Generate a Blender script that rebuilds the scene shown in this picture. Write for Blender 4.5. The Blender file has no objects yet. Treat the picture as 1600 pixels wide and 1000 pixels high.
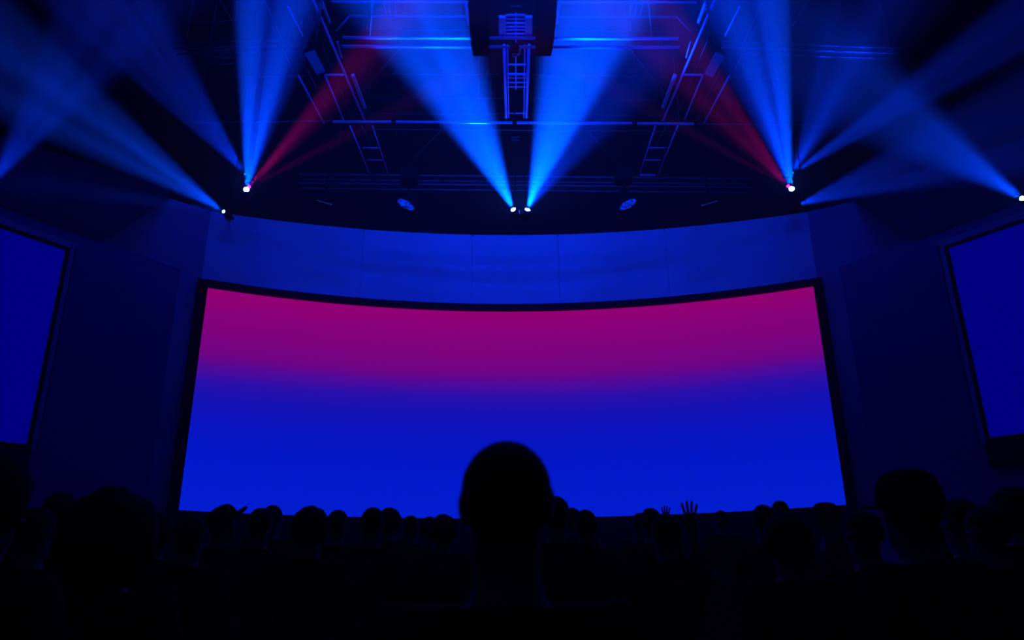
import bpy, bmesh, math, random
import numpy as np
from mathutils import Vector, Matrix, noise

S = bpy.context.scene
COL = S.collection
random.seed(7)

# ------------------------------------------------------------------ camera
F = 1100.0                                   # focal length in pixels of the 1600 px wide frame
PITCH, ROLL, YAW, CAMX, CAMZ = 0.3118, 0.0102, 0.0207, -0.3111, 1.45
_rt = Vector((math.cos(YAW), -math.sin(YAW), 0)); _f0 = Vector((math.sin(YAW), math.cos(YAW), 0)); _up = Vector((0, 0, 1))
FW = _f0 * math.cos(PITCH) + _up * math.sin(PITCH)
_u = _up * math.cos(PITCH) - _f0 * math.sin(PITCH)
AX = _rt * math.cos(ROLL) - _u * math.sin(ROLL)
AY = _rt * math.sin(ROLL) + _u * math.cos(ROLL)
EYE = Vector((CAMX, 0, CAMZ))
cam = bpy.data.cameras.new('camera'); cam_ob = bpy.data.objects.new('camera', cam); COL.objects.link(cam_ob)
cam.sensor_width = 36; cam.lens = F / 1600 * 36; cam.clip_start = 0.05; cam.clip_end = 200
cam_ob.matrix_world = Matrix(((AX.x, AY.x, -FW.x, EYE.x), (AX.y, AY.y, -FW.y, EYE.y), (AX.z, AY.z, -FW.z, EYE.z), (0, 0, 0, 1)))
cam.dof.use_dof = True; cam.dof.focus_distance = 15.0; cam.dof.aperture_fstop = 2.8
S.camera = cam_ob
S.view_settings.view_transform = 'Standard'; S.view_settings.look = 'None'
S.view_settings.exposure = 0; S.view_settings.gamma = 1; S.view_settings.use_curve_mapping = False
S.cycles.volume_bounces = 0

def ray(px, py): return FW + AX * ((px - 800) / F) + AY * ((500 - py) / F)
def at_y(px, py, y): d = ray(px, py); return EYE + d * (y / d.y)
def at_z(px, py, z): d = ray(px, py); return EYE + d * ((z - CAMZ) / d.z)
def at_plane(px, py, p, n): d = ray(px, py); return EYE + d * ((p - EYE).dot(n) / d.dot(n))

# ------------------------------------------------------------------ materials
def mat(name, col, rough=0.7, metal=0.0, spec=0.3, bump=0, scale=40):
    m = bpy.data.materials.new(name); m.use_nodes = True; nt = m.node_tree; b = nt.nodes['Principled BSDF']
    b.inputs['Base Color'].default_value = (*col, 1); b.inputs['Roughness'].default_value = rough
    b.inputs['Metallic'].default_value = metal; b.inputs['Specular IOR Level'].default_value = spec
    tc = nt.nodes.new('ShaderNodeTexCoord'); nz = nt.nodes.new('ShaderNodeTexNoise'); nz.inputs['Scale'].default_value = scale
    nt.links.new(tc.outputs['Object'], nz.inputs['Vector'])
    mr = nt.nodes.new('ShaderNodeMapRange'); mr.inputs[3].default_value = rough - .08; mr.inputs[4].default_value = min(1, rough + .08)
    nt.links.new(nz.outputs['Fac'], mr.inputs[0]); nt.links.new(mr.outputs[0], b.inputs['Roughness'])
    if bump:
        bp = nt.nodes.new('ShaderNodeBump'); bp.inputs['Strength'].default_value = bump; bp.inputs['Distance'].default_value = .01
        nt.links.new(nz.outputs['Fac'], bp.inputs['Height']); nt.links.new(bp.outputs[0], b.inputs['Normal'])
    return m

def emit(name, col, strength=1.0):
    m = bpy.data.materials.new(name); m.use_nodes = True; nt = m.node_tree; nt.nodes.clear()
    e = nt.nodes.new('ShaderNodeEmission'); e.inputs[0].default_value = (*col, 1); e.inputs[1].default_value = strength
    o = nt.nodes.new('ShaderNodeOutputMaterial'); nt.links.new(e.outputs[0], o.inputs[0]); return m

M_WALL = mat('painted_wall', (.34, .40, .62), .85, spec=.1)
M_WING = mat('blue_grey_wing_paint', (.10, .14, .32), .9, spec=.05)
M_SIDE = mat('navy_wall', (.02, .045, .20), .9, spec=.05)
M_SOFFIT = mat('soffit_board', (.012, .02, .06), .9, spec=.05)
M_SHELL = mat('black_room_paint', (.008, .008, .010), .95, spec=.02)
M_CEIL = mat('black_ceiling_paint', (.010, .011, .016), .95, spec=.02)
M_FLOOR = mat('dark_carpet', (.006, .006, .007), 1.0, spec=0.0, bump=.3, scale=300)
M_BLACK = mat('matt_black', (.006, .006, .007), .75, spec=.08)
M_BEZEL = mat('black_bezel', (.004, .004, .005), .7, spec=.08)
M_TRIM = mat('blue_grey_screen_surround', (.10, .13, .34), .7, spec=.1)
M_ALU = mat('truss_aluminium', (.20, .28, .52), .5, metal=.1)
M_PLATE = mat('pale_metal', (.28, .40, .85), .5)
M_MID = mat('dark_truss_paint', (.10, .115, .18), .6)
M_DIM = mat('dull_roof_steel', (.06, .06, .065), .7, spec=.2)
M_FACE = mat('pale_speaker_grille', (.20, .22, .30), .7)
M_SKIN = mat('skin', (.10, .062, .045), .6, spec=.2)
M_HAIR = mat('dark_hair', (.008, .007, .006), .8, spec=.1, bump=.4, scale=120)
M_CLOTH = mat('dark_cloth', (.010, .010, .012), .95, spec=.02, bump=.2, scale=200)
M_JEANS = mat('dark_trousers', (.008, .009, .014), .95, spec=.02, bump=.2, scale=200)
M_LENS = emit('lit_lens', (.02, .10, 1.0), 900)
M_LENSMID = emit('lit_lens_mid', (.10, .30, 1.0), 45)
M_LENSDIM = emit('lit_lens_dim', (.10, .35, 1.0), 25)
M_LENSFAINT = emit('lit_lens_faint', (.02, .2, 1.0), 1.5)
M_LENSRED = emit('lit_lens_red', (1.0, .03, .30), 4)

# ------------------------------------------------------------------ object helpers
def mesh_obj(name, verts, faces, m, parent=None, smooth=False):
    me = bpy.data.meshes.new(name); me.from_pydata([tuple(v) for v in verts], [], faces); me.update()
    bm = bmesh.new(); bm.from_mesh(me); bmesh.ops.recalc_face_normals(bm, faces=bm.faces); bm.to_mesh(me); bm.free()
    me.materials.append(m)
    if smooth: me.polygons.foreach_set('use_smooth', [True] * len(me.polygons))
    return link(name, me, parent)

def link(name, me, parent=None):
    o = bpy.data.objects.new(name, me); COL.objects.link(o)
    if parent:
        o.parent = parent
    return o

def thing(name, label, cat, loc=(0, 0, 0), group=None):
    o = bpy.data.objects.new(name, None); COL.objects.link(o); o.location = loc; o.empty_display_size = .2
    o['label'] = label; o['category'] = cat; o['kind'] = 'thing'
    if group: o['group'] = group
    return o

def struct(o, label=None):
    o['kind'] = 'structure'
    if label: o['label'] = label; o['category'] = o.name.split('.')[0].split('_')[0]
    return o

class MB:
    """collects shapes into one mesh (coordinates relative to `off`)"""
    def __init__(s, off=(0, 0, 0)): s.v = []; s.f = []; s.off = Vector(off)
    def add(s, vs, fs):
        n = len(s.v); s.v += [Vector(v) - s.off for v in vs]; s.f += [tuple(i + n for i in f) for f in fs]; return s
    def tube(s, a, b, r, n=8):
        a = Vector(a); b = Vector(b); d = (b - a)
        if d.length < 1e-6: return s
        q = d.to_track_quat('Z', 'Y'); ring = [q @ Vector((r * math.cos(t * 2 * math.pi / n), r * math.sin(t * 2 * math.pi / n), 0)) for t in range(n)]
        vs = [a + p for p in ring] + [b + p for p in ring]
        fs = [(i, (i + 1) % n, n + (i + 1) % n, n + i) for i in range(n)] + [tuple(range(n))[::-1], tuple(range(n, 2 * n))]
        return s.add(vs, fs)
    def box(s, c, sx, sy, sz, q=None, bev=0.0):
        bm = bmesh.new(); bmesh.ops.create_cube(bm, size=1)
        bmesh.ops.scale(bm, vec=(sx, sy, sz), verts=bm.verts)
        if bev: bmesh.ops.bevel(bm, geom=bm.edges[:], offset=bev, segments=2, affect='EDGES')
        vs = [v.co.copy() for v in bm.verts]; bm.verts.index_update(); fs = [tuple(v.index for v in f.verts) for f in bm.faces]; bm.free()
        if q is not None: vs = [q @ v for v in vs]
        return s.add([Vector(c) + v for v in vs], fs)
    def lathe(s, c, q, prof, n=20):
        vs = []; fs = []
        for (r, z) in prof:
            for i in range(n): vs.append(Vector(c) + q @ Vector((r * math.cos(2 * math.pi * i / n), r * math.sin(2 * math.pi * i / n), z)))
        for k in range(len(prof) - 1):
            for i in range(n): fs.append((k * n + i, k * n + (i + 1) % n, (k + 1) * n + (i + 1) % n, (k + 1) * n + i))
        fs.append(tuple(range(n))[::-1]); fs.append(tuple(range((len(prof) - 1) * n, len(prof) * n)))
        return s.add(vs, fs)
    def prism(s, pts, vec):
        n = len(pts); vs = [Vector(p) for p in pts] + [Vector(p) + Vector(vec) for p in pts]
        fs = [tuple(range(n))[::-1], tuple(range(n, 2 * n))] + [(i, (i + 1) % n, n + (i + 1) % n, n + i) for i in range(n)]
        return s.add(vs, fs)
    def build(s, name, m, parent=None, smooth=False): return mesh_obj(name, s.v, s.f, m, parent, smooth)

# ------------------------------------------------------------------ room shell
def slab(name, x0, x1, y0, y1, z0, z1, m):
    return struct(MB().box(((x0 + x1) / 2, (y0 + y1) / 2, (z0 + z1) / 2), x1 - x0, y1 - y0, z1 - z0).build(name, m))
slab('floor', -18, 18, -12, 19.5, -.2, 0, M_FLOOR)
ZC = 12.3
slab('ceiling', -18, 18, -12, 19.5, ZC, ZC + .2, M_CEIL)
slab('wall_back', -18, 18, 19.2, 19.5, 0, ZC, M_SHELL)
slab('wall_rear', -18, 18, -12, -11.8, 0, ZC, M_SHELL)
slab('wall_left', -18, -17.8, -11.8, 19.2, 0, ZC, M_SHELL)
slab('wall_right', 17.8, 18, -11.8, 19.2, 0, ZC, M_SHELL)

# ------------------------------------------------------------------ curved wall and screen
D, R = 15.54, 15.84                          # distance to the middle of the wall, radius of its curve
CY = D - R
def cyl_hit(px, py, r):
    d = ray(px, py); dx, dy, ox, oy = d.x, d.y, EYE.x, EYE.y - CY
    a = dx * dx + dy * dy; b = 2 * (ox * dx + oy * dy); c = ox * ox + oy * oy - r * r
    t = (-b + math.sqrt(b * b - 4 * a * c)) / (2 * a); p = EYE + d * t
    return math.atan2(p.x, p.y - CY), p.z
def fit_z(obs, r, deg=2):
    h = [cyl_hit(x, y, r) for x, y in obs]
    return np.poly1d(np.polyfit([a for a, z in h], [z for a, z in h], deg)), h
def cp(a, r, z): return Vector((r * math.sin(a), CY + r * math.cos(a), z))

RP = R - .10                                 # display face
RF = R - .22                                 # front of the frame
top_o = [(322, 449), (440, 466.5), (560, 478), (680, 484), (800, 486.3), (1040, 477.5), (1272, 447)]
bot_o = [(282, 797), (373, 802.4), (450, 805.6), (556, 808), (640, 809), (935, 807.3), (1094, 802.2), (1180, 799), (1321, 788.5)]
wall_o = [(328, 330), (363, 335), (460, 349), (620, 361.6), (800, 365), (980, 362.4), (1104, 353), (1168, 346), (1259, 329)]
zt, ht = fit_z(top_o, RP); zb, hb = fit_z(bot_o, RP); zw, hw = fit_z(wall_o, R)
AL = (ht[0][0] + hb[0][0]) / 2; AR = (ht[-1][0] + hb[-1][0]) / 2
WL = (cyl_hit(328, 330, R)[0] + cyl_hit(317, 435, R)[0]) / 2; WR = (cyl_hit(1259, 329, R)[0] + cyl_hit(1278, 434, R)[0]) / 2
zft, hf = fit_z([(317, 435), (560, 466), (800, 473), (1040, 465.5), (1278, 433)], RF)
FL = (cyl_hit(306, 437, RF)[0] + cyl_hit(263, 797, RF)[0]) / 2; FR = (cyl_hit(1287, 434, RF)[0] + cyl_hit(1337, 788, RF)[0]) / 2

def curved_slab(a0, a1, r0, r1, lo, hi, n=40):
    """solid strip of the curve between radii r0 (front) and r1 (back); lo / hi give its z at an angle"""
    mb = MB(); vs = []; fs = []
    for i in range(n + 1):
        a = a0 + (a1 - a0) * i / n
        for r, z in ((r0, lo(a)), (r0, hi(a)), (r1, hi(a)), (r1, lo(a))): vs.append(cp(a, r, z))
    for i in range(n):
        for k in range(4): fs.append((4 * i + k, 4 * i + (k + 1) % 4, 4 * i + 4 + (k + 1) % 4, 4 * i + 4 + k))
    fs.append((0, 1, 2, 3)); fs.append((4 * n, 4 * n + 3, 4 * n + 2, 4 * n + 1))
    return mb.add(vs, fs)

# the wall is clad in tall panels with thin joints between them
seams = [WL] + [cyl_hit(x, 420, R)[0] for x in (565, 738, 873, 1043)] + [WR]
panels = MB()
for i in range(5):
    g = .0007
    p = curved_slab(seams[i] + (g if i else 0), seams[i + 1] - (g if i < 4 else 0), R, R + .06, lambda a: 0, lambda a: zw(a), 14)
    panels.add(p.v, p.f)
backing = curved_slab(WL, WR, R + .06, R + .3, lambda a: 0, lambda a: zw(a) - .02, 40)
panels.add(backing.v, backing.f)
struct(panels.build('wall_front', M_WALL), 'pale curved wall of tall panels above and behind the main display')

# main display
def led_material():
    m = bpy.data.materials.new('main_display_picture'); m.use_nodes = True; nt = m.node_tree; nt.nodes.clear()
    tc = nt.nodes.new('ShaderNodeTexCoord'); sx = nt.nodes.new('ShaderNodeSeparateXYZ'); nt.links.new(tc.outputs['UV'], sx.inputs[0])
    nz = nt.nodes.new('ShaderNodeTexNoise'); nz.inputs['Scale'].default_value = 3; nz.inputs['Detail'].default_value = 1
    nt.links.new(tc.outputs['UV'], nz.inputs['Vector'])
    ad = nt.nodes.new('ShaderNodeMath'); ad.operation = 'MULTIPLY_ADD'; ad.inputs[1].default_value = .03
    nt.links.new(nz.outputs['Fac'], ad.inputs[0]); nt.links.new(sx.outputs['Y'], ad.inputs[2])
    cr = nt.nodes.new('ShaderNodeValToRGB'); nt.links.new(ad.outputs[0], cr.inputs[0])
    def s(c): return tuple(((x / 255 + .055) / 1.055) ** 2.4 if x > 10 else x / 255 / 12.92 for x in c) + (1,)
    stops = [(0, (0, 28, 208)), (.20, (0, 25, 203)), (.38, (6, 20, 190)), (.50, (20, 17, 176)), (.58, (40, 14, 166)), (.645, (78, 8, 148)), (.70, (108, 3, 128)),
             (.80, (124, 1, 122)), (.92, (134, 0, 117)), (1, (143, 0, 111))]
    el = cr.color_ramp.elements
    while len(el) < len(stops): el.new(.5)
    for e, (p, c) in zip(el, stops): e.position = p; e.color = s(c)
    em = nt.nodes.new('ShaderNodeEmission'); em.inputs[1].default_value = SCREEN_GAIN
    nt.links.new(cr.outputs[0], em.inputs[0])
    o = nt.nodes.new('ShaderNodeOutputMaterial'); nt.links.new(em.outputs[0], o.inputs[0]); return m
SCREEN_GAIN = 1.16
display = thing('display_screen', 'huge curved display glowing magenta above and blue below, in a black frame', 'screen', cp(0, R, 0))
def rel(mb, o): mb.v = [v - Vector(o.location) for v in mb.v]; return mb
pic = rel(curved_slab(AL, AR, RP, R - .02, lambda a: zb(a), lambda a: zt(a), 60), display).build('picture_panel', led_material(), display)
uv = pic.data.uv_layers.new(name='UVMap')
for lp in pic.data.loops:
    v = pic.data.vertices[lp.vertex_index].co + Vector(display.location); a = math.atan2(v.x, v.y - CY)
    uv.data[lp.index].uv = ((a - AL) / (AR - AL), (v.z - zb(a)) / (zt(a) - zb(a)))
fr = curved_slab(FL, FR, RF, R - .005, lambda a: zt(a), lambda a: zft(a), 60)
for lo, hi in ((FL, AL), (AR, FR)):
    p = curved_slab(lo, hi, RF, R - .005, lambda a: zb(a) - .22, lambda a: zt(a), 4); fr.add(p.v, p.f)
p = curved_slab(AL, AR, RF + .05, R - .005, lambda a: zb(a) - .22, lambda a: zb(a), 60); fr.add(p.v, p.f)
dark_panel = curved_slab(FL, FR, RF + .06, R - .006, lambda a: 1.101, lambda a: zb(a) - .225, 60)  # black panel added so the pale wall below the display stays dark
rel(dark_panel, display).build('lower_dark_panel', M_BEZEL, display)
rel(fr, display).build('frame', M_BEZEL, display)

# low stage in front of the display
stage = MB(); pts = [cp(WL + (WR - WL) * i / 30, R - .25, 0) for i in range(31)]
front = [Vector((x, 12.0 - 1.2 * (1 - (x / 6.2) ** 2), 0)) for x in np.linspace(6.2, -6.2, 21)]
stage.prism(pts + front, (0, 0, 1.1))
struct(stage.build('floor_stage', M_FLOOR), 'low black stage under the main display')

# ------------------------------------------------------------------ wings, side walls, soffits and side screens
ZW = float(zw(0))
def side(sg, wing_px, top_px, apex_px, panel_px, panel_low, far_px, scr, trim_o):
    nm = 'left' if sg < 0 else 'right'
    A = WL if sg < 0 else WR
    e_top = cp(A, R, float(zw(A)))
    w2 = at_z(*wing_px, e_top.z)
    d = (w2 - e_top); d.z = 0; L = d.length; d.normalize()
    n = Vector((-d.y, d.x, 0)); n = n if n.y > 0 else -n
    low = Vector((e_top.x, e_top.y, 0))
    mb = MB().prism([low, low + d * (L + 1.6), low + d * (L + 1.6) + _up * e_top.z, e_top], n * .2)
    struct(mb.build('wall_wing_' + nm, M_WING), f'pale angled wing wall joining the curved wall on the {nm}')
    # side wall plane
    K = .74
    P = EYE + Vector((sg * 9.32 - CAMX, 13.675, 0)) * K; P.z = 0
    ang = 1.0475; dd = Vector((sg * math.cos(ang), -math.sin(ang), 0)); nn = Vector((-dd.y, dd.x, 0)); nn = nn if nn.y > 0 else -nn
    def on(px, off=0.0): return at_plane(px[0], px[1], P - nn * off, nn)
    corner = on(panel_px); c2 = on(panel_low); edge = (corner + c2) / 2
    apex = on(apex_px)
    ztop = (corner.z + apex.z) / 2
    e0 = Vector((edge.x, edge.y, 0)); far = e0 + dd * 11
    mb = MB().prism([e0, far, far + _up * ztop, e0 + _up * ztop], nn * .25)
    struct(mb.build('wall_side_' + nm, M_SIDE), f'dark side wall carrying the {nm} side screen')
    # soffit
    b = on(apex_px, .03); c = b + dd * 7.5
    a = w2 - n * .03 - _up * .0
    dpt = at_z(*far_px, w2.z + .2)
    mb = MB().prism([a, b, c, dpt], Vector((0, 0.05, .22)))
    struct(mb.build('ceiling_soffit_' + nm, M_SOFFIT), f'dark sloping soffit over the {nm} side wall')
    # side screen: picture, black bezel, grey surround
    it, ib, ft, fb = [on(p, .06) for p in scr]          # inner-top, inner-bottom and points on the far side of top and bottom edges
    near = Vector(((it.x + ib.x) / 2, (it.y + ib.y) / 2, 0)); W = 3.6
    z1, z0 = (it.z + ft.z) / 2, (ib.z + fb.z) / 2
    o = thing('side_screen', f'deep blue side screen in a grey surround on the {nm} wall', 'screen', near)
    def rect(u0, u1, a0, a1, f0, f1):                    # u along the wall, f in front of the wall
        q = [near + dd * u0 + _up * a0, near + dd * u1 + _up * a0, near + dd * u1 + _up * a1, near + dd * u0 + _up * a1]
        return MB(near).prism([p - nn * (f0 - .06) for p in q], -nn * (f1 - f0))
    rect(0, W, z0, z1, .004, .06).build('picture_panel', M_SIDEPIC, o)
    bz = .055; mb = MB()
    for r_ in ((-bz, W + bz, z1, z1 + bz), (-bz, W + bz, z0 - bz, z0), (-bz, 0, z0, z1), (W, W + bz, z0, z1)):
        q = rect(*r_, .004, .09); mb.add(q.v, q.f)
    mb.build('bezel', M_BEZEL, o)
    t = (on(trim_o, .06) - near).dot(dd); t = min(t, -.12)
    mb = MB(); s = t - .0
    for r_, hgt in (((s, -bz - .12, z0 - .1, z1 - t), .05), ((-bz - .07, -bz, z0 - .1, z1 + bz + .07), .08), ((-bz - .07, W + bz, z1 + bz, z1 + bz + .07), .08),
                    ((-bz - .12, W - t, z1 + bz + .07, z1 - t), .05)):
        q = rect(*r_, .004, hgt); mb.add(q.v, q.f)
    mb.build('surround', M_TRIM, o)
    q = rect(-bz, W + bz, z0 - .42, z0 - bz, .004, .12); q.build('lower_panel', M_BEZEL, o)
M_SIDEPIC = emit('side_display_picture', (.0, .0, .215), 1.1)
side(-1, (265, 310), None, (160, 378), (275, 418), (237, 790), (-170, 318), [(100, 390), (43.5, 694), (0, 357.5), (0, 691)], (122, 382))
side(1, (1334, 314), None, (1423, 377), (1314, 415), (1368, 780), (1780, 310), [(1483, 389), (1547, 684.5), (1600, 347), (1600, 677)], (1462, 380))

# ------------------------------------------------------------------ trusses and pipes overhead
ZT = 9.1
def drop(o, pts, r=.006):
    """steel wires from the thing up to the ceiling"""
    for p in pts: MB(o.location).tube(p, Vector((p.x, p.y, ZC)), r, 6).build('hanging_wire', M_DIM, o, True)

def truss(name, label, cat, a, b, w=.2, h=.2, r=.022, bay=.35, m=None, group=None, z_down=True):
    """four-chord lattice truss from a to b (the line of its lower, nearer chord)"""
    m = m or M_ALU; a = Vector(a); b = Vector(b); o = thing(name, label, cat, (a + b) / 2, group); off = o.location
    d = (b - a).normalized(); sd = d.cross(_up).normalized(); sd = sd if sd.y > 0 else -sd
    up = sd.cross(d).normalized(); up = up if up.z > 0 else -up
    cor = [Vector((0, 0, 0)), sd * w, sd * w + up * h, up * h]
    for c in cor: MB(off).tube(a + c, b + c, r).build('chord', m, o, True)
    drop(o, [a + (b - a) * t + sd * w / 2 + up * h for t in (.08, .92)])
    n = max(2, int((b - a).length / bay))
    for j in (0, 2):
        mb = MB(off)
        for i in range(n):
            p0 = a + (b - a) * i / n; p1 = a + (b - a) * (i + 1) / n
            c0, c1 = (cor[j], cor[(j + 1) % 4]) if i % 2 == 0 else (cor[(j + 1) % 4], cor[j])
            mb.tube(p0 + c0, p1 + c1, r * .38, 6)
        mb.build('lacing', M_DIM, o, True)
    return o

def pipe(name, label, a, b, r, m, clamps=0):
    a = Vector(a); b = Vector(b); o = thing(name, label, 'pipe', (a + b) / 2); off = o.location
    MB(off).tube(a, b, r, 10).build('tube', m, o, True)
    drop(o, [a + (b - a) * t for t in ((.04, .6) if b.x < 0 else (.4, .96))])
    for i in range(clamps):
        p = a + (b - a) * ((i + .5) / clamps); d = (b - a).normalized()
        mb = MB(off).tube(p - d * .04, p + d * .04, r * 1.7, 10); mb.tube(p, p + _up * .25, .012, 6); mb.build('clamp', M_BLACK, o, True)
    return o

# cross trusses, from the stage towards the camera
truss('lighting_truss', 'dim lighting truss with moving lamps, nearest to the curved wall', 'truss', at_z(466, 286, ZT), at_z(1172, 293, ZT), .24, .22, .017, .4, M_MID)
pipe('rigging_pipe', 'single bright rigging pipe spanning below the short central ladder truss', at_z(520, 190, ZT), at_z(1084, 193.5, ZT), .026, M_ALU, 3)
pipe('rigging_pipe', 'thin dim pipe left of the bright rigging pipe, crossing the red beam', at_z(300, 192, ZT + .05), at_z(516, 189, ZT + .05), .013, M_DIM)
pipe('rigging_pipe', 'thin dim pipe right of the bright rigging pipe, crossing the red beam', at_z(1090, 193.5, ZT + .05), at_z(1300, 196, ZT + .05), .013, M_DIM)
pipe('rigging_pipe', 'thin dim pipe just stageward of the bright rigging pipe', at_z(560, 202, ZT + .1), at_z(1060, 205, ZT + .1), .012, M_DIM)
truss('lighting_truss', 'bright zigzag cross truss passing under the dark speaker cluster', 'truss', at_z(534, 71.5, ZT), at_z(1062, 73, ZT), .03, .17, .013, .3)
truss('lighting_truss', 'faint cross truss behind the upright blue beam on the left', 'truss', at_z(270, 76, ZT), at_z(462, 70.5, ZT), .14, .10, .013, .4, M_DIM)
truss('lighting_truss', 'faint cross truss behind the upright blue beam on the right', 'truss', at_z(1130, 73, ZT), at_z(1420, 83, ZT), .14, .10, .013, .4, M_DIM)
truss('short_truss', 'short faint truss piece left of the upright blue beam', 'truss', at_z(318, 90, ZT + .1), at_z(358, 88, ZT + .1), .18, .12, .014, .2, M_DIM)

# two long run trusses that slope across the picture, left and right of the middle
def run(mirror, label, lines, rungs, plate):
    fx = (lambda x: 1606 - x) if mirror else (lambda x: x)
    allp = [at_z(fx(x), y, z) for (x, y, x2, y2, r, z, m) in lines for x, y in ((x, y), (x2, y2))]
    c = sum(allp, Vector()) / len(allp)
    o = thing('run_truss', label, 'truss', c)
    for (x, y, x2, y2, r, z, m) in lines:
        MB(c).tube(at_z(fx(x), y, z), at_z(fx(x2), y2, z), r).build('chord', m, o, True)
    for (x, y, x2, y2, r, z) in rungs:
        MB(c).tube(at_z(fx(x), y, z), at_z(fx(x2), y2, z), r, 6).build('rung', M_ALU, o, True)
    for (la, lb, n) in ((0, 1, 12), (4, 5, 10)):
        mb = MB(c); A, B = lines[la], lines[lb]
        for i in range(n):
            t0, t1 = i / n, (i + 1) / n
            if i % 2: t0, t1 = t1, t0
            mb.tube(at_z(fx(A[0] + (A[2] - A[0]) * t0), A[1] + (A[3] - A[1]) * t0, A[5]), at_z(fx(B[0] + (B[2] - B[0]) * t1), B[1] + (B[3] - B[1]) * t1, B[5]), .008, 6)
        drop(o, [at_z(fx(490), 8, ZU + .1), at_z(fx(566), 180, ZU + .1)])
    for (x, y, x2, y2, w) in plate:
        p, q = at_z(fx(x), y, ZT + .30), at_z(fx(x2), y2, ZT + .30)
        d = (q - p).normalized(); sd = d.cross(_up).normalized()
        MB(c).prism([p - sd * w / 2, q - sd * w / 2, q + sd * w / 2, p + sd * w / 2], (0, 0, .05)).build('cable_tray', M_FACE, o)
    return o
ZU = ZT + .32
run_lines = [(486, -8, 570, 188, .022, ZU, M_ALU), (472, -8, 551, 188, .012, ZU + .12, M_DIM), (508, 118, 537, 188, .018, ZU, M_ALU), (450, 10, 473, 56, .012, ZU, M_ALU),
             (466, 118, 506, 192, .018, ZU, M_ALU), (480, 108, 519, 190, .010, ZU + .1, M_DIM), (527, 65, 534, 90, .012, ZU, M_ALU),
             (547, 197, 577, 270, .018, ZU, M_ALU), (582, 197, 606, 270, .016, ZU, M_ALU), (565, 197, 580, 225, .010, ZU, M_DIM), (343, 0, 368, 42, .014, ZU + .1, M_DIM),
             (410, -6, 450, 80, .010, ZU + .1, M_DIM), (424, 40, 458, 110, .010, ZU + .1, M_DIM)]
run_rungs = [(508, 117, 537, 117, .018, ZU), (566, 231, 591, 231, .014, ZU), (574, 250, 598, 250, .014, ZU), (582, 273.5, 606, 273.5, .022, ZU), (505, 14, 492, 14, .008, ZU)]
plates = [(551, 119, 570, 170, .055), (503, 5, 515, 37, .03)]
run(False, 'long pale truss run with rails and rungs, left of the central ladder truss', run_lines, run_rungs, plates)
run(True, 'long pale truss run with rails and rungs, right of the central ladder truss', run_lines, run_rungs, plates)

ZL = ZT + .22
# ladder truss in the middle
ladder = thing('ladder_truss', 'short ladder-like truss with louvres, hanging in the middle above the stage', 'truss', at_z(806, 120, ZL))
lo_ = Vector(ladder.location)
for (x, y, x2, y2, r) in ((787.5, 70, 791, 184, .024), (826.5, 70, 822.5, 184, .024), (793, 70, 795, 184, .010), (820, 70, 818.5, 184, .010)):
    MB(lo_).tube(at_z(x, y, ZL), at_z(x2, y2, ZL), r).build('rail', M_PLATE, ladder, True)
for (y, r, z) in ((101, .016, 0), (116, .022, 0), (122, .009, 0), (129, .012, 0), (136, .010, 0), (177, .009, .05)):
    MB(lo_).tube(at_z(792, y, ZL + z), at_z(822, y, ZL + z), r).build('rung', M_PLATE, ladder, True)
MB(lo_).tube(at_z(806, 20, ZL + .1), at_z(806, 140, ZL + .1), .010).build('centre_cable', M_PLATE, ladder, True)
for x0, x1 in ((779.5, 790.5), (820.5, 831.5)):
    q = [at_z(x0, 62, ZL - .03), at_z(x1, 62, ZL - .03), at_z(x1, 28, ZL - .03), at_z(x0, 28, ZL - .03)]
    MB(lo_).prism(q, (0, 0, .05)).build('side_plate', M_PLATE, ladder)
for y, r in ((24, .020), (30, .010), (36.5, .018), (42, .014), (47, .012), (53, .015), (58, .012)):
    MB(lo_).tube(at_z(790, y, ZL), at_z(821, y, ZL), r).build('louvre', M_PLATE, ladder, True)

drop(ladder, [at_z(791, 183, ZL), at_z(822.5, 183, ZL)])
hoist = thing('chain_hoist', 'small chain hoist hanging under the middle of the bright cross truss', 'hoist', at_z(806, 80, ZT - .05))
ho = Vector(hoist.location)
mb = MB(ho); pts = [at_z(x, y, ZT - .05) for x, y in ((809, 73), (811, 78), (809.5, 84), (805, 87), (801, 86))]
for i in range(4): mb.tube(pts[i], pts[i + 1], .03, 8)
mb.build('chain_bag', M_FACE, hoist, True)
MB(ho).box(at_z(804, 75, ZT - .14), .14, .12, .14, None, .02).build('motor_body', M_BLACK, hoist)
MB(ho).tube(at_z(804, 75, ZT - .14), at_z(804, 75, ZT - .14) + _up * .09, .012, 6).build('hanging_hook', M_DIM, hoist, True)

# roof steel above the trusses
ZR = 10.9
def roof_frame(label, x0, x1, ys, posts, slant=None, side_post=None):
    c = at_z((x0 + x1) / 2, ys[0], ZR); o = thing('roof_beam', label, 'roof beam', c)
    MB(c).tube(at_z(x0[0] if isinstance(x0, tuple) else x0, ys[0], ZR), at_z(x1, ys[0] + .6, ZR), .022).build('top_chord', M_ALU, o, True)
    (s0, s1) = slant[0]
    MB(c).tube(at_z(s0, ys[1], ZR), at_z(s1, ys[1] + .6, ZR), .022).build('bottom_chord', M_ALU, o, True)
    for (xa, ya, xb, yb) in posts: MB(c).tube(at_z(xa, ya, ZR), at_z(xb, yb, ZR), .014, 6).build('post', M_ALU, o, True)
    drop(o, [at_z(x0 + (x1 - x0) * t, ys[0], ZR) for t in (.1, .9)])
    (ea, eb) = slant[1]
    MB(c).tube(at_z(*ea, ZR), at_z(*eb, ZR), .016, 6).build('raked_end', M_ALU, o, True)
    MB(c).tube(at_z(*side_post[0], ZR), at_z(*side_post[1], ZR), .03, 6).build('end_post', M_ALU, o, True)
    return o
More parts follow.
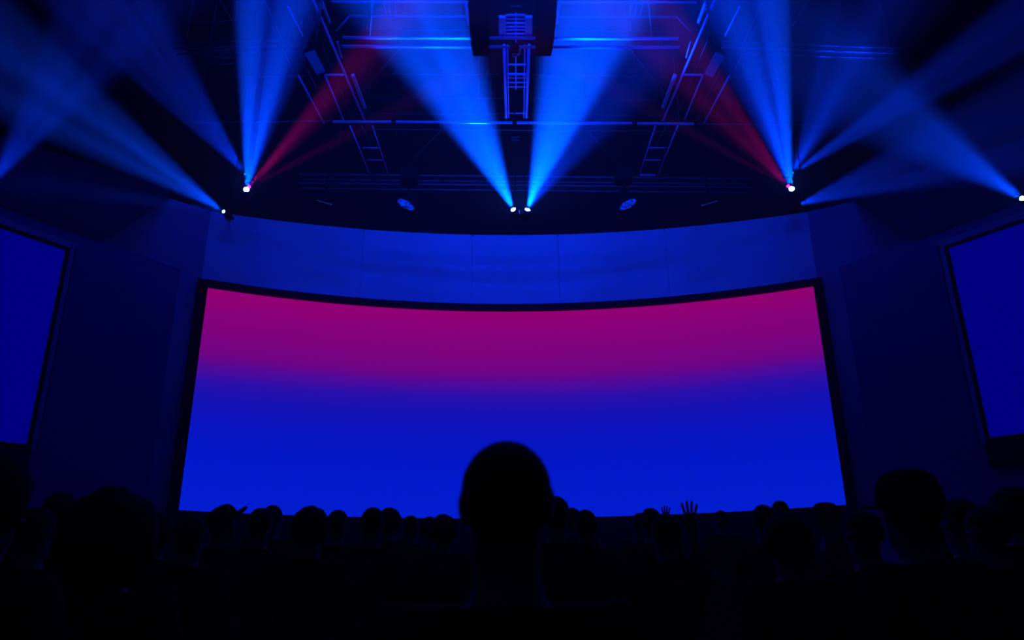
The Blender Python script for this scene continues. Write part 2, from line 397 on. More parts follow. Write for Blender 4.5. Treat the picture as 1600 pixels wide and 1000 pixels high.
roof_frame('roof beam with raked end, left of the speaker cluster', 518, 737, (2.5, 25), [(599, 3, 603, 22), (607, 3, 610, 25), (616, 3, 619, 25)],
           ((546, 729), ((546, 25), (525, 48))), ((728, 3), (732, 37)))
roof_frame('roof beam with raked end, right of the speaker cluster', 871, 1088, (3.5, 26), [(986, 4, 984, 24), (995, 4, 992, 26), (1004, 4, 1000, 26)],
           ((873, 1058), ((1058, 27), (1078, 49))), ((874, 3), (870, 37)))
for (x0, y0, x1, y1, lb) in ((548, 47, 740, 46.5, 'thin roof rod left of the speaker cluster'), (868, 47, 1075, 50, 'thin roof rod right of the speaker cluster'),
                             (600, 116, 782, 116, 'thin roof rod left of the ladder truss, over the blue beam'), (832, 117, 1010, 119, 'thin roof rod right of the ladder truss, over the blue beam'),
                             (290, 36, 372, 32, 'thin roof rod left of the upright blue beam'), (1225, 34, 1330, 39, 'thin roof rod right of the upright blue beam'),
                             (330, 120, 480, 119, 'thin roof rod behind the pale box on the left'), (1130, 121, 1260, 124, 'thin roof rod behind the pale box on the right')):
    a, b = at_z(x0, y0, ZR), at_z(x1, y1, ZR); o = thing('roof_rod', lb, 'rod', (a + b) / 2); MB((a + b) / 2).tube(a, b, .011, 6).build('rod', M_DIM, o, True); drop(o, [a * .9 + b * .1, a * .1 + b * .9])
a, b = at_z(556, 178, ZR), at_z(786, 177.5, ZR); truss('roof_truss', 'faint roof truss with zigzag lacing left of the ladder truss', 'truss', a, b, .02, .42, .011, .45, M_DIM)
a, b = at_z(828, 177.5, ZR), at_z(1048, 181, ZR); truss('roof_truss', 'faint roof truss with zigzag lacing right of the ladder truss', 'truss', a, b, .02, .42, .011, .45, M_DIM)
for pts, lb in (([(626, 74), (566, 145)], 'slanting roof brace between the left truss run and the left blue beam'), ([(984, 77), (1042, 150)], 'slanting roof brace between the right truss run and the right blue beam'),
                ([(688, 205), (616, 279)], 'slanting roof brace low beside the left central beam'), ([(918, 205), (990, 281)], 'slanting roof brace low beside the right central beam')):
    a, b = at_z(*pts[0], ZR - .3), at_z(*pts[1], ZR - .3); o = thing('roof_brace', lb, 'brace', (a + b) / 2); MB((a + b) / 2).tube(a, b, .016, 6).build('rod', M_DIM, o, True); drop(o, [a, b])
for x, lb in ((665, 'tall dark post behind the curved wall, left of the central lamps'), (948, 'tall dark post behind the curved wall, right of the central lamps')):
    a = at_y(x, 372, 17.5); b = at_y(x, 300, 17.5); a.z = 0; b.z = 9.6
    o = thing('steel_post', lb, 'post', a); c = (a + b) / 2; MB(a).box(c, .3, .3, b.z - a.z, None, .01).build('column', M_DIM, o)

# ------------------------------------------------------------------ speakers
def cluster(x0, x1, label):
    yd = 8.6; c = at_y((x0 + x1) / 2, 30, yd); o = thing('line_speaker', label, 'speaker', c)
    ys = [62, 44, 25, 5, -16]; sgn = 1 if x0 < 800 else -1
    for i in range(4):
        taper = [6, 2.5, .8, 0, 0]
        def edge(k): return (x0 + (taper[k] if sgn > 0 else 0), x1 - (taper[k] if sgn < 0 else 0))
        (a0, a1), (b0, b1) = edge(i), edge(i + 1)
        q = [at_y(a0, ys[i], yd + .05 * (i - 1)), at_y(a1, ys[i], yd + .05 * (i - 1)), at_y(b1, ys[i + 1] + .6, yd + .05 * i), at_y(b0, ys[i + 1] + .6, yd + .05 * i)]
        MB(c).prism(q, (0, .4, .03)).build('cabinet', M_BLACK, o)
    top = at_y((x0 + x1) / 2, -10, yd + .3); MB(c).tube(top, Vector((top.x, top.y, ZC)), .02, 6).build('hanging_cable', M_DIM, o, True)
cluster(732, 764, 'black line speaker, the one left of the ladder truss')
cluster(839, 870, 'black line speaker, the one right of the ladder truss')
c = at_y(802, 20, 10.4); o = thing('bass_speaker', 'broad black speaker box hanging between the two line speakers', 'speaker', c)
q = [at_y(766, 46, 10.4), at_y(837, 46, 10.4), at_y(837, -20, 10.4), at_y(766, -20, 10.4)]
MB(c).prism(q, (0, .5, .05)).build('cabinet', M_BLACK, o)
q = [at_y(799, 12, 10.39), at_y(814, 12, 10.39), at_y(814, 9, 10.39), at_y(799, 9, 10.39)]
MB(c).prism(q, (0, -.01, 0)).build('badge', M_DIM, o)
tp = at_y(802, -10, 10.7); MB(c).tube(tp, Vector((tp.x, tp.y, ZC)), .02, 6).build('hanging_cable', M_DIM, o, True)

def pale_box(quad, behind, label):
    yd = 8.3; q = [at_y(x, y, yd) for x, y in quad]; c = sum(q, Vector()) / 4; o = thing('loudspeaker', label, 'speaker', c)
    back = (c - EYE).normalized()
    MB(c).prism([p + back * .012 for p in q], back * .35 + _up * .08).build('cabinet', M_BLACK, o)
    MB(c).prism([c + (p - c) * .97 for p in q], back * .012).build('grille', M_FACE, o)
    p = [at_y(x, y, yd + .25) for x, y in behind]
    MB(c).prism(p, back * .3).build('mounting_bracket', M_BLACK, o)
    t = sum(p, Vector()) / 4; MB(c).tube(t, Vector((t.x, t.y + .3, ZC)), .025, 6).build('hanging_pole', M_DIM, o, True)
pale_box([(475, 83), (491, 77), (509, 112), (495, 118)], [(482, 52), (504, 52), (505, 84), (484, 86)], 'pale rectangular loudspeaker face beside the left truss run')
pale_box([(1118, 80), (1134, 87), (1113, 122), (1099, 116)], [(1106, 55), (1128, 55), (1126, 88), (1104, 86)], 'pale rectangular loudspeaker face beside the right truss run')
vp = at_y(805, 217, 17.0); o = thing('wall_vent', 'small faint illegible vent high behind the central lamps', 'marks', vp)  # illegible marks given a made-up plate with two bars
for k in (-1, 1): MB(vp).box(vp + Vector((0, 0, k * .05)), .24, .03, .045, None, .005).build('slat', M_FACE, o)
MB(vp).box(vp + Vector((0, .04, 0)), .32, .04, .24).build('frame', M_BLACK, o)
MB(vp).tube(vp + Vector((0, .05, 0)), Vector((vp.x, 19.2, vp.z)), .03, 6).build('bracket', M_BLACK, o, True)

# ------------------------------------------------------------------ lamps and their beams
BLUE = (0.0, .052, 1.0); BLUE2 = (0.0, .03, 1.0); RED = (1.0, 0.0, .40); RED2 = (1.0, 0.0, .42)
GAIN = 10.0
def gobo(l, scale, lo, seed):
    """a glass pattern wheel: the lamp throws uneven streaks"""
    l.use_nodes = True; nt = l.node_tree; e = nt.nodes['Emission']
    tc = nt.nodes.new('ShaderNodeTexCoord'); ad = nt.nodes.new('ShaderNodeVectorMath'); ad.inputs[1].default_value = (seed * 3.7, seed * 1.3, seed * 2.1)
    nz = nt.nodes.new('ShaderNodeTexNoise'); nz.inputs['Scale'].default_value = scale; nz.inputs['Detail'].default_value = 1
    mr = nt.nodes.new('ShaderNodeMapRange'); mr.inputs[1].default_value = .35; mr.inputs[2].default_value = .65; mr.inputs[3].default_value = lo; mr.inputs[4].default_value = 2 - lo
    nt.links.new(tc.outputs['Normal'], ad.inputs[0]); nt.links.new(ad.outputs[0], nz.inputs[0]); nt.links.new(nz.outputs['Fac'], mr.inputs[0]); nt.links.new(mr.outputs[0], e.inputs['Strength'])
NB = [0]
def beam(src, tpx, tdepth, half, power, col, blend=.6, g=None):
    T = at_y(tpx[0], tpx[1], tdepth); d = (T - src); dist = (T - EYE).dot(FW)
    w = half / F * dist
    l = bpy.data.lights.new('beam_light', 'SPOT'); o = bpy.data.objects.new('beam_light', l); COL.objects.link(o)
    dn = d.normalized(); o.location = src + dn * .04; o.rotation_euler = dn.to_track_quat('-Z', 'Y').to_euler()
    l.spot_size = 2 * math.atan(w / d.length); l.spot_blend = blend; l.energy = power * GAIN; l.color = col; l.shadow_soft_size = .04
    NB[0] += 1
    if g: gobo(l, g[0], g[1], NB[0])
    return dn

def mover(label, lens, dn, mount, lens_m, r=.052, k_=.7):
    """moving-head lamp: base, yoke, barrel and lit lens; mount gives the direction to its base"""
    dn = dn.normalized(); o = thing('moving_lamp', label, 'stage lamp', lens, 'moving lamps over the stage')
    q = dn.to_track_quat('Z', 'Y'); c = lens - dn * .20 * k_
    MB(lens).lathe(c - dn * .14 * k_, q, [(a_ * k_, b_ * k_) for a_, b_ in [(.05, 0), (.105, .03), (.12, .12), (.115, .22), (.085, .27), (r / k_ + .012, .335), (r / k_ + .012, .338)]]).build('lamp_head', M_BLACK, o, True)
    MB(lens).lathe(lens, q, [(r * .9, -.004), (r * .9, .004), (r * .55, .012)]).build('lens', lens_m, o, True)
    mount = Vector((0, .7, .75)) if mount == 1 else mount
    up = (mount if isinstance(mount, Vector) else Vector((0, 0, mount))) * k_; sd = dn.cross(_up); sd = sd.normalized() * k_ if sd.length > .1 else Vector((k_, 0, 0))
    mb = MB(lens)
    for k in (-1, 1):
        mb.tube(c + sd * .15 * k, c + sd * .15 * k + up * .26, .028 * k_, 8)
    mb.tube(c - sd * .17 + up * .27, c + sd * .17 + up * .27, .034 * k_, 8)
    for k in (-1, 1): mb.tube(c + sd * .10 * k, c + sd * .16 * k, .04 * k_, 10)
    mb.build('yoke', M_BLACK, o, True)
    MB(lens).box(c + up * .36, .32 * k_, .22 * k_, .12 * k_, None, .02 * k_).build('base', M_BLACK, o)
    return o, c + up * .42
def hang(o, p, z):
    if z - p.z > .02: MB(o.location).tube(p, Vector((p.x, p.y, z)), .010, 8).build('hanging_pole', M_BLACK, o, True)

def side_arm(o, p, dx):
    q = p + Vector((dx, .15, .02)); mb = MB(o.location).tube(p, q, .012, 8); mb.tube(q, Vector((q.x, q.y, ZC)), .008, 8); mb.build('hanging_arm', M_BLACK, o, True)
# the two in the middle
s = at_y(802, 327.5, 12.9); dn = beam(s, (727, 170), 10.9, 53, 18500, BLUE, .7, (9, .6))
o, p = mover('left lamp of the bright central pair, its blue beam leaning left', s, dn, 1, M_LENS); hang(o, p, ZT)
s = at_y(824, 327.5, 12.45); dn = beam(s, (878, 170), 10.9, 50, 18500, BLUE, .7, (9, .6)); beam(s, (930, 170), 10.9, 60, 2500, BLUE2, .9)
o, p = mover('right lamp of the bright central pair, its blue beam leaning right', s, dn, 1, M_LENS); hang(o, p, ZT)
# upright beams left and right, each with a red lamp beside it and a second blue lamp behind
s = at_y(385, 296, 11.6); dn = beam(s, (389, 100), 8.8, 19, 21000, BLUE, .6); beam(s, (434, 100), 8.8, 21, 17000, BLUE, .8); beam(s, (420, 100), 8.8, 54, 7000, BLUE2, .8)
o, p = mover('blue-white lamp under the upright beam on the left', s, dn, -1, M_LENS); side_arm(o, p, -.3)
s = at_y(1237, 295, 11.6); dn = beam(s, (1217, 100), 8.8, 21, 21000, BLUE, .6); beam(s, (1174, 100), 8.8, 21, 15000, BLUE, .8); beam(s, (1183, 100), 8.8, 54, 7000, BLUE2, .8)
o, p = mover('blue-white lamp under the upright beam on the right', s, dn, -1, M_LENS); side_arm(o, p, .3)
s = at_y(389, 292, 12.1); dn = beam(s, (464, 204), 9.4, 11, 3000, RED, .8); beam(s, (480, 196), 9.4, 19, 600, RED, .9); beam(s, (500, 234), 9.4, 8, 850, RED2, .9)
o, p = mover('red lamp beside the upright beam on the left', s, dn, Vector((-.5, .5, .6)), M_LENSRED, .034, .5); hang(o, p, ZC)
s = at_y(1231.5, 291, 12.1); dn = beam(s, (1168, 200), 9.4, 10, 2600, RED, .8); beam(s, (1145, 203), 9.4, 11, 1700, RED, .9); beam(s, (1122, 230), 9.4, 7, 900, RED2, .9); beam(s, (1150, 200), 9.4, 30, 260, RED, .9)
o, p = mover('red lamp beside the upright beam on the right', s, dn, Vector((.5, .5, .6)), M_LENSRED, .034, .5); hang(o, p, ZC)
s = at_y(383, 272, 12.6); dn = beam(s, (262, 120), 10.5, 48, 1700, BLUE2, .8, (10, .2)); beam(s, (306, 132), 10.5, 15, 2600, BLUE2, .9)
o, p = mover('blue lamp above the upright beam on the left, aimed outward', s, dn, Vector((0, .9, .4)), M_LENSFAINT, .022, .5); hang(o, p, ZC)
s = at_y(1239, 270, 12.6); dn = beam(s, (1410, 158), 10.0, 28, 3400, BLUE2, .7, (10, .3)); beam(s, (1315, 110), 10.0, 62, 1700, BLUE2, .9, (10, .1))
o, p = mover('blue lamp above the upright beam on the right, aimed outward', s, dn, Vector((0, .9, .4)), M_LENSFAINT, .022, .5); hang(o, p, ZC)
# on brackets at the ends of the curved wall
def bracket(o, p):
    a = math.atan2(p.x, p.y - CY); MB(o.location).tube(p, cp(a, R - .004, p.z + .25), .02, 8).build('wall_mount', M_BLACK, o, True)
s = at_y(349.5, 330.5, 13.5); dn = beam(s, (205, 235), 11.0, 41, 4000, (0, .05, 1), .6, (10, .4)); beam(s, (60, 288), 7.5, 30, 1600, BLUE2, .9, (14, .1))
o, p = mover('bright lamp on a bracket at the left end of the curved wall top', s, dn, Vector((.30, .25, -.45)), M_LENSMID, .036, .5); bracket(o, p)
s = at_y(1248, 319.5, 13.5); dn = beam(s, (1410, 262), 10.0, 44, 3200, BLUE2, .7, (14, .2))
o, p = mover('small lamp on a pole above the right end of the curved wall top', s, dn, 1, M_LENSDIM, .026, .5); hang(o, p, ZC)
# far right (the one opposite on the left stands just outside the picture)
s = at_y(1597, 310, 7.6); dn = beam(s, (1480, 234), 6.6, 38, 2300, (0, .045, 1), .6, (10, .4))
o, p = mover('bright lamp hanging at the right edge over the right side screen', s, dn, 1, M_LENS, .03, .45); MB(o.location).tube(p, Vector((p.x + 1.2, p.y + .2, p.z + .05)), .02, 8).build('wall_mount', M_BLACK, o, True)
s = at_y(-14, 287, 7.6); dn = beam(s, (62, 180), 6.6, 34, 1500, BLUE2, .7, (10, .3))

# wash lamps hanging on the truss nearest to the wall
def led_face():
    m = bpy.data.materials.new('led_face'); m.use_nodes = True; nt = m.node_tree; nt.nodes.clear()
    tc = nt.nodes.new('ShaderNodeTexCoord'); vo = nt.nodes.new('ShaderNodeTexVoronoi'); vo.inputs['Scale'].default_value = 16
    mr = nt.nodes.new('ShaderNodeMapRange'); mr.inputs[1].default_value = .25; mr.inputs[2].default_value = .6; mr.inputs[3].default_value = 1.5; mr.inputs[4].default_value = .25
    e = nt.nodes.new('ShaderNodeEmission'); e.inputs[0].default_value = (.0, .035, 1, 1); o = nt.nodes.new('ShaderNodeOutputMaterial')
    nt.links.new(tc.outputs['Object'], vo.inputs['Vector']); nt.links.new(vo.outputs['Distance'], mr.inputs[0]); nt.links.new(mr.outputs[0], e.inputs[1]); nt.links.new(e.outputs[0], o.inputs[0]); return m
M_LED = led_face(); M_STRIP = emit('dim_strip', (.01, .02, .25), .9)
for (x, y, tilt, lb) in ((634.5, 319, -1, 'round wash lamp with a blue lit face, left of the central pair'), (980.5, 319, 1, 'round wash lamp with a blue lit face, right of the central pair')):
    c = at_y(x, y, 12.9); to = (EYE - c).normalized(); n = (to * .34 + (AX * (.46 * tilt) - AY * .88) * .94).normalized()
    o = thing('wash_lamp', lb, 'stage lamp', c, 'round wash lamps on the truss'); q = n.to_track_quat('Z', 'Y')
    MB(c).lathe(c - n * .30, q, [(.08, 0), (.13, .05), (.16, .15), (.19, .26), (.20, .30), (.20, .305)], 24).build('lamp_body', M_BLACK, o, True)
    MB(c).lathe(c + n * .006, q, [(.185, 0), (.185, .004)], 24).build('lamp_face', M_LED, o)
    sd = n.cross(_up).normalized(); b = c - n * .12; mb = MB(c)
    for k in (-1, 1): mb.tube(b + sd * .2 * k, b + sd * .2 * k + _up * .32, .02, 8)
    mb.tube(b - sd * .2 + _up * .32, b + sd * .2 + _up * .32, .02, 8); mb.tube(b + _up * .32, Vector((b.x, b.y, ZT)), .022, 8); mb.build('hanging_yoke', M_BLACK, o, True)
    MB(c).box(b + _up * .52, .34, .3, .3, None, .03).build('ballast_box', M_BLACK, o)
for (x0, y0, x1, y1, lb) in ((495, 312.5, 519, 319.5, 'dim bar-shaped lamp hanging left of the round wash lamps'), (1096, 321, 1121, 313.5, 'dim bar-shaped lamp hanging right of the round wash lamps')):
    a, b = at_y(x0, y0, 12.9), at_y(x1, y1, 12.9); c = (a + b) / 2; o = thing('bar_lamp', lb, 'stage lamp', c)
    d = (b - a).normalized(); q = Matrix((d, Vector((0, 1, 0)), d.cross(Vector((0, 1, 0))).normalized())).transposed().to_quaternion()
    MB(c).box(c + _up * .09 + Vector((0, .06, 0)), (b - a).length * 1.05, .2, .17, q, .02).build('housing', M_BLACK, o)
    MB(c).box(c, (b - a).length, .012, .022, q).build('lit_strip', M_STRIP, o)
    MB(c).tube(c + _up * .15 + Vector((0, .06, 0)), Vector((c.x, c.y + .06, ZT)), .02, 8).build('hanging_pole', M_BLACK, o, True)

# added unseen blue area lights, with no lamps modelled, for wall and rig
def wash(p, t, lx, power, col, spread):
    l = bpy.data.lights.new('added_wash', 'AREA'); o = bpy.data.objects.new('added_wash', l); COL.objects.link(o); o.location = p
    o.rotation_euler = (Vector(t) - Vector(p)).to_track_quat('-Z', 'Y').to_euler(); l.shape = 'RECTANGLE'; l.size = lx; l.size_y = .4; l.energy = power; l.color = col
    l.spread = math.radians(spread)
WASH = (0, .036, 1)
wash((0, 6.2, 11.2), (0, 15.4, 7.9), 8.0, 190, WASH, 75)
wash((0, 1.5, 7.5), (0, 11.5, 9.6), 6.0, 90, WASH, 70)  # added fill that brightens the trusses overhead

# ------------------------------------------------------------------ haze in the room
w = bpy.data.worlds.new('world'); S.world = w; w.use_nodes = True; nt = w.node_tree
nt.nodes['Background'].inputs[0].default_value = (0, 0, 0, 1); nt.nodes['Background'].inputs[1].default_value = 0
vs = nt.nodes.new('ShaderNodeVolumeScatter'); vs.inputs['Density'].default_value = .010; vs.inputs['Anisotropy'].default_value = .0
nt.links.new(vs.outputs[0], nt.nodes['World Output'].inputs['Volume'])

# ------------------------------------------------------------------ the audience
def skin_mesh(name, pts, edges, radii, m, root=0, sub=2):
    """one continuous surface grown around a joint skeleton"""
    me = bpy.data.meshes.new(name + '_skeleton'); me.from_pydata(pts, edges, []); me.update()
    o = bpy.data.objects.new(name + '_skeleton', me); COL.objects.link(o)
    mod = o.modifiers.new('skin', 'SKIN'); mod.use_smooth_shade = True
    for i, v in enumerate(me.skin_vertices[0].data):
        r = radii[i]; v.radius = r if isinstance(r, tuple) else (r, r); v.use_root = (i == root)
    ss = o.modifiers.new('sub', 'SUBSURF'); ss.levels = sub; ss.render_levels = sub
    dg = bpy.context.evaluated_depsgraph_get(); out = bpy.data.meshes.new_from_object(o.evaluated_get(dg))
    out.name = name; bpy.data.objects.remove(o); bpy.data.meshes.remove(me)
    out.materials.clear(); out.materials.append(m)
    return out

def body_mesh(raised=False, fingers_up=True):
    """standing figure 1.75 m tall facing +y (away from the camera), origin between the feet"""
    P = []; E = []; Rr = []
    def v(p, r, link=None):
        P.append(p); Rr.append(r)
        if link is not None: E.append((link, len(P) - 1))
        return len(P) - 1
    pel = v((0, 0, .96), (.165, .115)); sp = v((0, .0, 1.12), (.14, .10), pel); ch = v((0, .0, 1.30), (.165, .115), sp); nb = v((0, -.01, 1.43), (.09, .075), ch)
    nk = v((0, .005, 1.50), (.062, .064), nb); jw = v((0, .025, 1.565), (.066, .082), nk); sk = v((0, .02, 1.635), (.084, .104), jw); cr = v((0, .012, 1.70), (.078, .098), sk); tp = v((0, .008, 1.735), (.045, .06), cr)
    ns = v((0, .135, 1.60), (.014, .016), jw)
    for s in (-1, 1):
        ear = v((s * .086, -.002, 1.612), (.012, .022), sk)
    hands = []
    for s in (-1, 1):
        sh = v((s * .185, -.005, 1.405), (.068, .068), ch)
        if raised and s > 0:
            el = v((s * .28, .20, 1.37), (.048, .048), sh); wr = v((s * .245, .22, 1.63), (.030, .034), el); pm = v((s * .24, .225, 1.70), (.042, .024), wr)
            hands.append((pm, s, 1))
        else:
            el = v((s * .245, -.01, 1.12), (.047, .047), sh); wr = v((s * .255, .06, .87), (.031, .034), el); pm = v((s * .255, .075, .80), (.022, .042), wr)
            hands.append((pm, s, -1))
    for pm, s, up in hands:
        bx, by, bz = P[pm]
        if up > 0:      # open hand held up: four fingers spread a little, thumb out to the side
            k2 = v((bx, by, bz + .035), (.044, .020), pm)
            for i, (dx, ln) in enumerate(((-.033, .068), (-.011, .082), (.011, .078), (.033, .058))):
                a = v((bx + dx * 1.05, by, bz + .062), .0095, k2); b = v((bx + dx * 1.35, by + .004, bz + .062 + ln * .55), .0088, a); v((bx + dx * 1.6, by - .004, bz + .062 + ln), .0078, b)
            t = v((bx - s * .052, by - .005, bz + .005), .011, pm); v((bx - s * .078, by - .008, bz + .04), .0095, t)
        else:
            k2 = v((bx, by + .005, bz - .035), (.020, .042), pm)
            for dx, ln in ((-.033, .060), (-.011, .075), (.011, .070), (.033, .055)):
                a = v((bx, by + dx, bz - .062), .0095, k2); b = v((bx - s * .008, by + dx, bz - .062 - ln * .55), .0088, a); v((bx - s * .022, by + dx, bz - .062 - ln), .0078, b)
            t = v((bx - s * .012, by + .048, bz - .015), .011, pm); v((bx - s * .02, by + .06, bz - .05), .0095, t)
    for s in (-1, 1):
        hp = v((s * .095, 0, .90), (.095, .10), pel); kn = v((s * .11, .01, .50), (.060, .064), hp); an = v((s * .115, -.02, .10), (.038, .042), kn)
        hl = v((s * .115, -.035, .045), (.036, .034), an); v((s * .135, .15, .035), (.042, .026), hl)
    return skin_mesh('body', P, E, Rr, M_SKIN, pel)

def shirt_mesh(raised=False):
    P = []; E = []; Rr = []
    def v(p, r, link=None):
        P.append(p); Rr.append(r)
        if link is not None: E.append((link, len(P) - 1))
        return len(P) - 1
    pel = v((0, 0, .90), (.178, .13)); sp = v((0, .0, 1.12), (.158, .118), pel); ch = v((0, .0, 1.31), (.182, .130), sp); v((0, -.008, 1.44), (.10, .086), ch)
    for s in (-1, 1):
        sh = v((s * .19, -.005, 1.405), (.082, .082), ch)
        if raised and s > 0: el = v((s * .28, .20, 1.37), (.062, .062), sh); v((s * .252, .215, 1.53), (.050, .052), el)
        else: el = v((s * .245, -.01, 1.12), (.062, .062), sh); v((s * .252, .045, .93), (.046, .048), el)
    return skin_mesh('shirt', P, E, Rr, M_CLOTH, pel)

def trousers_mesh():
    P = [(0, 0, .97)]; E = []; Rr = [(.176, .128)]
    for s in (-1, 1):
        i = len(P); P += [(s * .098, 0, .88), (s * .112, .01, .50), (s * .116, -.015, .10)]; Rr += [(.110, .115), (.082, .086), (.068, .074)]; E += [(0, i), (i, i + 1), (i + 1, i + 2)]
    return skin_mesh('trousers', P, E, Rr, M_JEANS, 0)

def hair_mesh(name, rx, ry, rz, cz, cy, low, rough, seed=0, tail=0.0):
    """cap of hair over the skull; `low` is how far down it reaches at the back"""
    bm = bmesh.new(); bmesh.ops.create_uvsphere(bm, u_segments=28, v_segments=18, radius=1)
    for q in bm.verts:
        x, y, z = q.co
        n = noise.noise(Vector((x * 2.6 + seed, y * 2.6, z * 2.6))) * rough + noise.noise(Vector((x * 7 + seed, y * 7, z * 7))) * rough * .5
        f = 1 + n
        zz = z * rz * f
        lim = low if y < .25 else low * (1 - min(1, (y - .25) / .45)) + .045 * min(1, (y - .25) / .45)   # the face stays free
        if zz < lim: zz = lim + (zz - lim) * .12
        q.co = Vector((x * rx * f, y * ry * f + cy, zz + cz))
    if tail:
        for q in bm.verts:
            if q.co.z < cz + low + .04 and q.co.y < cy: q.co.z -= tail * (1 - abs(q.co.x) / (rx * 1.4)); q.co.y -= .01
    me = bpy.data.meshes.new(name); bm.to_mesh(me); bm.free(); me.materials.append(M_HAIR)
    me.polygons.foreach_set('use_smooth', [True] * len(me.polygons)); return me

def cap_mesh():
    """cap: rounded crown plus a peak standing out in front (+y)"""
    mb = MB(); q = Vector((0, 0, 1)).to_track_quat('Z', 'Y'); vs = []; fs = []; n = 24
    prof = [(1.03, -.035), (1.04, 0), (1.0, .035), (.9, .065), (.72, .088), (.45, .10), (.15, .104)]
    for r, z in prof:
        for i in range(n): vs.append((r * .098 * math.cos(2 * math.pi * i / n), .012 + r * .118 * math.sin(2 * math.pi * i / n), 1.675 + z))
    for k in range(len(prof) - 1):
        for i in range(n): fs.append((k * n + i, k * n + (i + 1) % n, (k + 1) * n + (i + 1) % n, (k + 1) * n + i))
    fs.append(tuple(range((len(prof) - 1) * n, len(prof) * n))); mb.add(vs, fs)
    m = 14; top = []; bot = []
    for i in range(m + 1):
        t = math.pi * i / m; c, s = math.cos(t), math.sin(t)
        top.append((.092 * c, .085 + .135 * s ** .8, 1.652 + .012 * (1 - c * c))); 
    bot = [(x, y, z - .008) for x, y, z in top]
    mb.add(top + bot, [tuple(range(m + 1)), tuple(range(2 * m + 1, m, -1))] + [(i, i + 1, m + 2 + i, m + 1 + i) for i in range(m)] + [(m, 0, m + 1, 2 * m + 1)])
    return mb
BODY = {False: body_mesh(False), True: body_mesh(True)}
SHIRT = {False: shirt_mesh(False), True: shirt_mesh(True)}
TROU = trousers_mesh()
HAIR = {'short': hair_mesh('short_hair', .088, .112, .098, 1.655, .008, -.06, .03, 1), 'cropped': hair_mesh('cropped_hair', .085, .108, .093, 1.655, .010, -.055, .012, 2),
        'full': hair_mesh('full_hair', .112, .130, .122, 1.645, .0, -.10, .07, 3), 'long': hair_mesh('long_hair', .100, .122, .108, 1.65, .0, -.09, .04, 4, .22),
        'bushy': hair_mesh('bushy_hair', .150, .150, .160, 1.61, -.01, -.15, .10, 5)}
_capmb = cap_mesh()
TOPZ = {'short': 1.753, 'cropped': 1.748, 'full': 1.767, 'long': 1.758, 'bushy': 1.79, 'cap': 1.78}
HALFW = {'short': .088, 'cropped': .086, 'full': .114, 'long': .10, 'bushy': .158, 'cap': .102}
first_cap = []
def person(px, top, width, hair, label, turn=0, raised=False, group=None, tip=None):
    """px, top: where the top of the head stands in the picture; width: of the head there, which sets the distance"""
    dist = F * 2 * HALFW[hair] / width
    p = at_y(px, top, dist * .95)
    sc = p.z / TOPZ[hair]
    if tip: sc = p.z / 1.835; p = p - Vector((.24 * sc, .22 * sc, 0))
    o = bpy.data.objects.new('person', BODY[raised]); COL.objects.link(o); o.location = (p.x, p.y, 0); o.scale = (sc,) * 3; o.rotation_euler = (0, 0, math.radians(turn))
    o['label'] = label; o['category'] = 'person'; o['kind'] = 'thing'; o['group'] = group or 'standing audience in silhouette'
    link('shirt', SHIRT[raised], o); link('trousers', TROU, o)
    if hair == 'cap':
        if not first_cap: first_cap.append(_capmb.build('cap', M_CLOTH, o, True).data)
        else: link('cap', first_cap[0], o)
        link('hair', HAIR['cropped'], o)
    else: link('hair', HAIR[hair], o)
    return o, sc
ROW = [
    (408, 793.5, 34, 'short', 'person with short hair, lower one of the pair right of the peaked cap', 8),
    (426, 789, 26, 'cropped', 'person with a small round head, taller one of the pair right of the peaked cap', -4),
    (487, 790.5, 56, 'full', 'person with full rounded hair, broadest head under the display', 5),
    (528, 796.5, 28, 'short', 'person tucked close on the right of the broad full-haired head', -10),
    (583, 792.5, 33, 'short', 'person on the left of the close pair midway between full hair and big head', 3),
    (609, 793, 33, 'full', 'person on the right of the close pair midway between full hair and big head', 0),
    (642, 805.5, 23, 'short', 'person whose crown barely shows, beside the close pair of heads', 0),
    (671, 807, 26, 'cropped', 'person with a low crown, farther of two just left of the big near head', 0),
    (693, 803.5, 41, 'full', 'person with a low crown, nearer of two just left of the big near head', 0),
    (868, 775, 38, 'short', 'person whose head is half hidden behind the right side of the big near head', -5),
    (894, 793, 23, 'cropped', 'person with a small round head, second one right of the big near head', 0),
    (914, 796, 33, 'short', 'person with a low wide head, third one right of the big near head', 6),
    (1000, 801, 23, 'cropped', 'person with a small low head touching a round head, left of the raised hands', 0),
    (1016, 793.5, 29, 'short', 'person with a round head just left of the two raised hands', 0),
    (1126, 797.5, 18, 'cropped', 'person with a tiny low head to the right of the raised hands', 0),
    (1192, 788.5, 32, 'short', 'person with a low wide head beside the small ball-like head', 0),
    (1218, 782, 21, 'cropped', 'person with a small ball-like head standing highest near the display corner', 0),
]
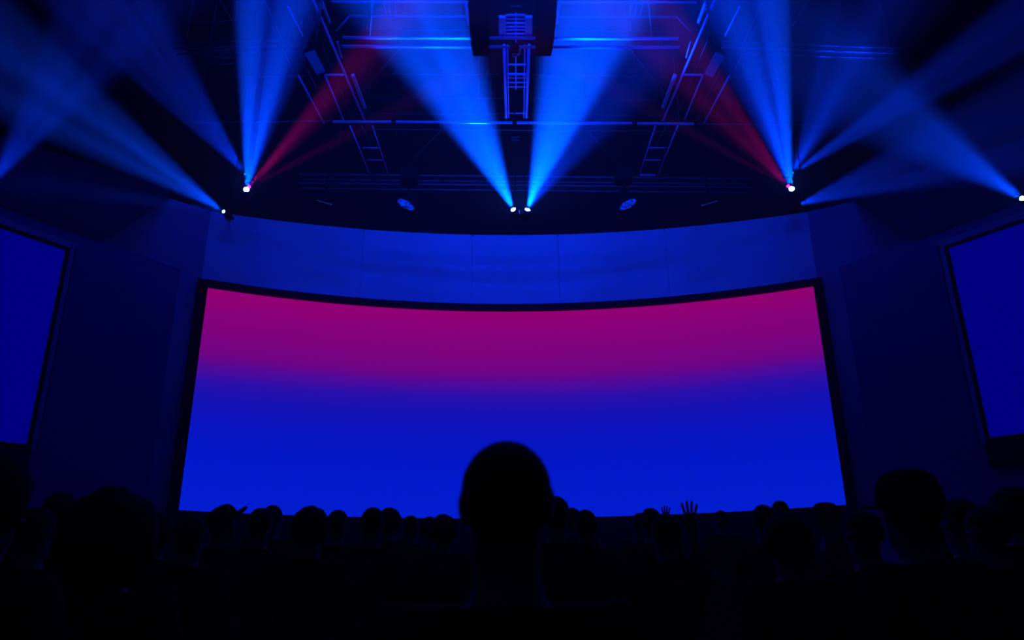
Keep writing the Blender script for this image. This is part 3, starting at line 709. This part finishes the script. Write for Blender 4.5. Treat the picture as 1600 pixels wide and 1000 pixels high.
for x, t, wd, hr, lb, tn in ROW: person(x, t, wd, hr, lb, tn)
o, _ = person(348, 790, 36, 'cap', 'person in a cap with raised peak, at the lower left corner of the display', -50)
_c = Matrix.Translation((0, .012, 1.675)); [c for c in o.children if c.name.startswith('cap')][0].matrix_local = _c @ Matrix.Rotation(math.radians(34), 4, 'X') @ _c.inverted()
person(1290, 784.5, 30, 'cap', 'person in a flat cap at the lower right corner of the display', 80)
person(1047, 790.5, 21, 'short', 'person far off holding up a small open hand, right of the round head', 10, True, 'audience with a hand up', True)
person(1083, 783.5, 42, 'short', 'person holding up the larger open hand with spread fingers', 5, True, 'audience with a hand up', True)
# nearer figures
person(791, 688.5, 143, 'cropped', 'person with a big round head right in front, the middle of the picture', 3, group='near audience in silhouette')
person(184, 754, 150, 'bushy', 'person with bushy hair close by, in front of the left wing wall', 0, group='near audience in silhouette')
person(-22, 694, 142, 'full', 'person with a tall dark head at the left edge under the left side screen', 0, group='near audience in silhouette')
person(1416, 732, 88, 'cap', 'person in a tall cap close by, in front of the right side wall', 12, group='near audience in silhouette')
person(1578, 760, 62, 'full', 'person with a dark head at the right edge under the right side screen', 0, group='near audience in silhouette')
person(1497, 778, 52, 'short', 'person between the tall cap and the head at the right edge', 0, group='near audience in silhouette')
person(1226, 801, 76, 'full', 'person with a faint rounded head below the lower right corner of the display', 0, group='near audience in silhouette')
person(97, 768, 40, 'short', 'person whose small head shows just left of the bushy hair', 0, group='near audience in silhouette')
for x, t, wd, hr, lb in (
    (1346, 796, 54, 'short', 'person whose dark head touches the lower right corner of the display frame'),
    (1454, 791, 49, 'full', 'person whose dark head fills the gap right behind the tall cap'),
    (1538, 789, 58, 'short', 'person whose dark head is second from the right edge'),
    (58, 792, 52, 'short', 'person whose dark head is second from the left edge'),
    (247, 800, 50, 'full', 'person whose dark head shows right of the bushy hair'),
    (300, 806, 44, 'short', 'person whose head stands below the lower left corner of the display')):
    person(x, t, wd, hr, lb, 0, group='near audience in silhouette')
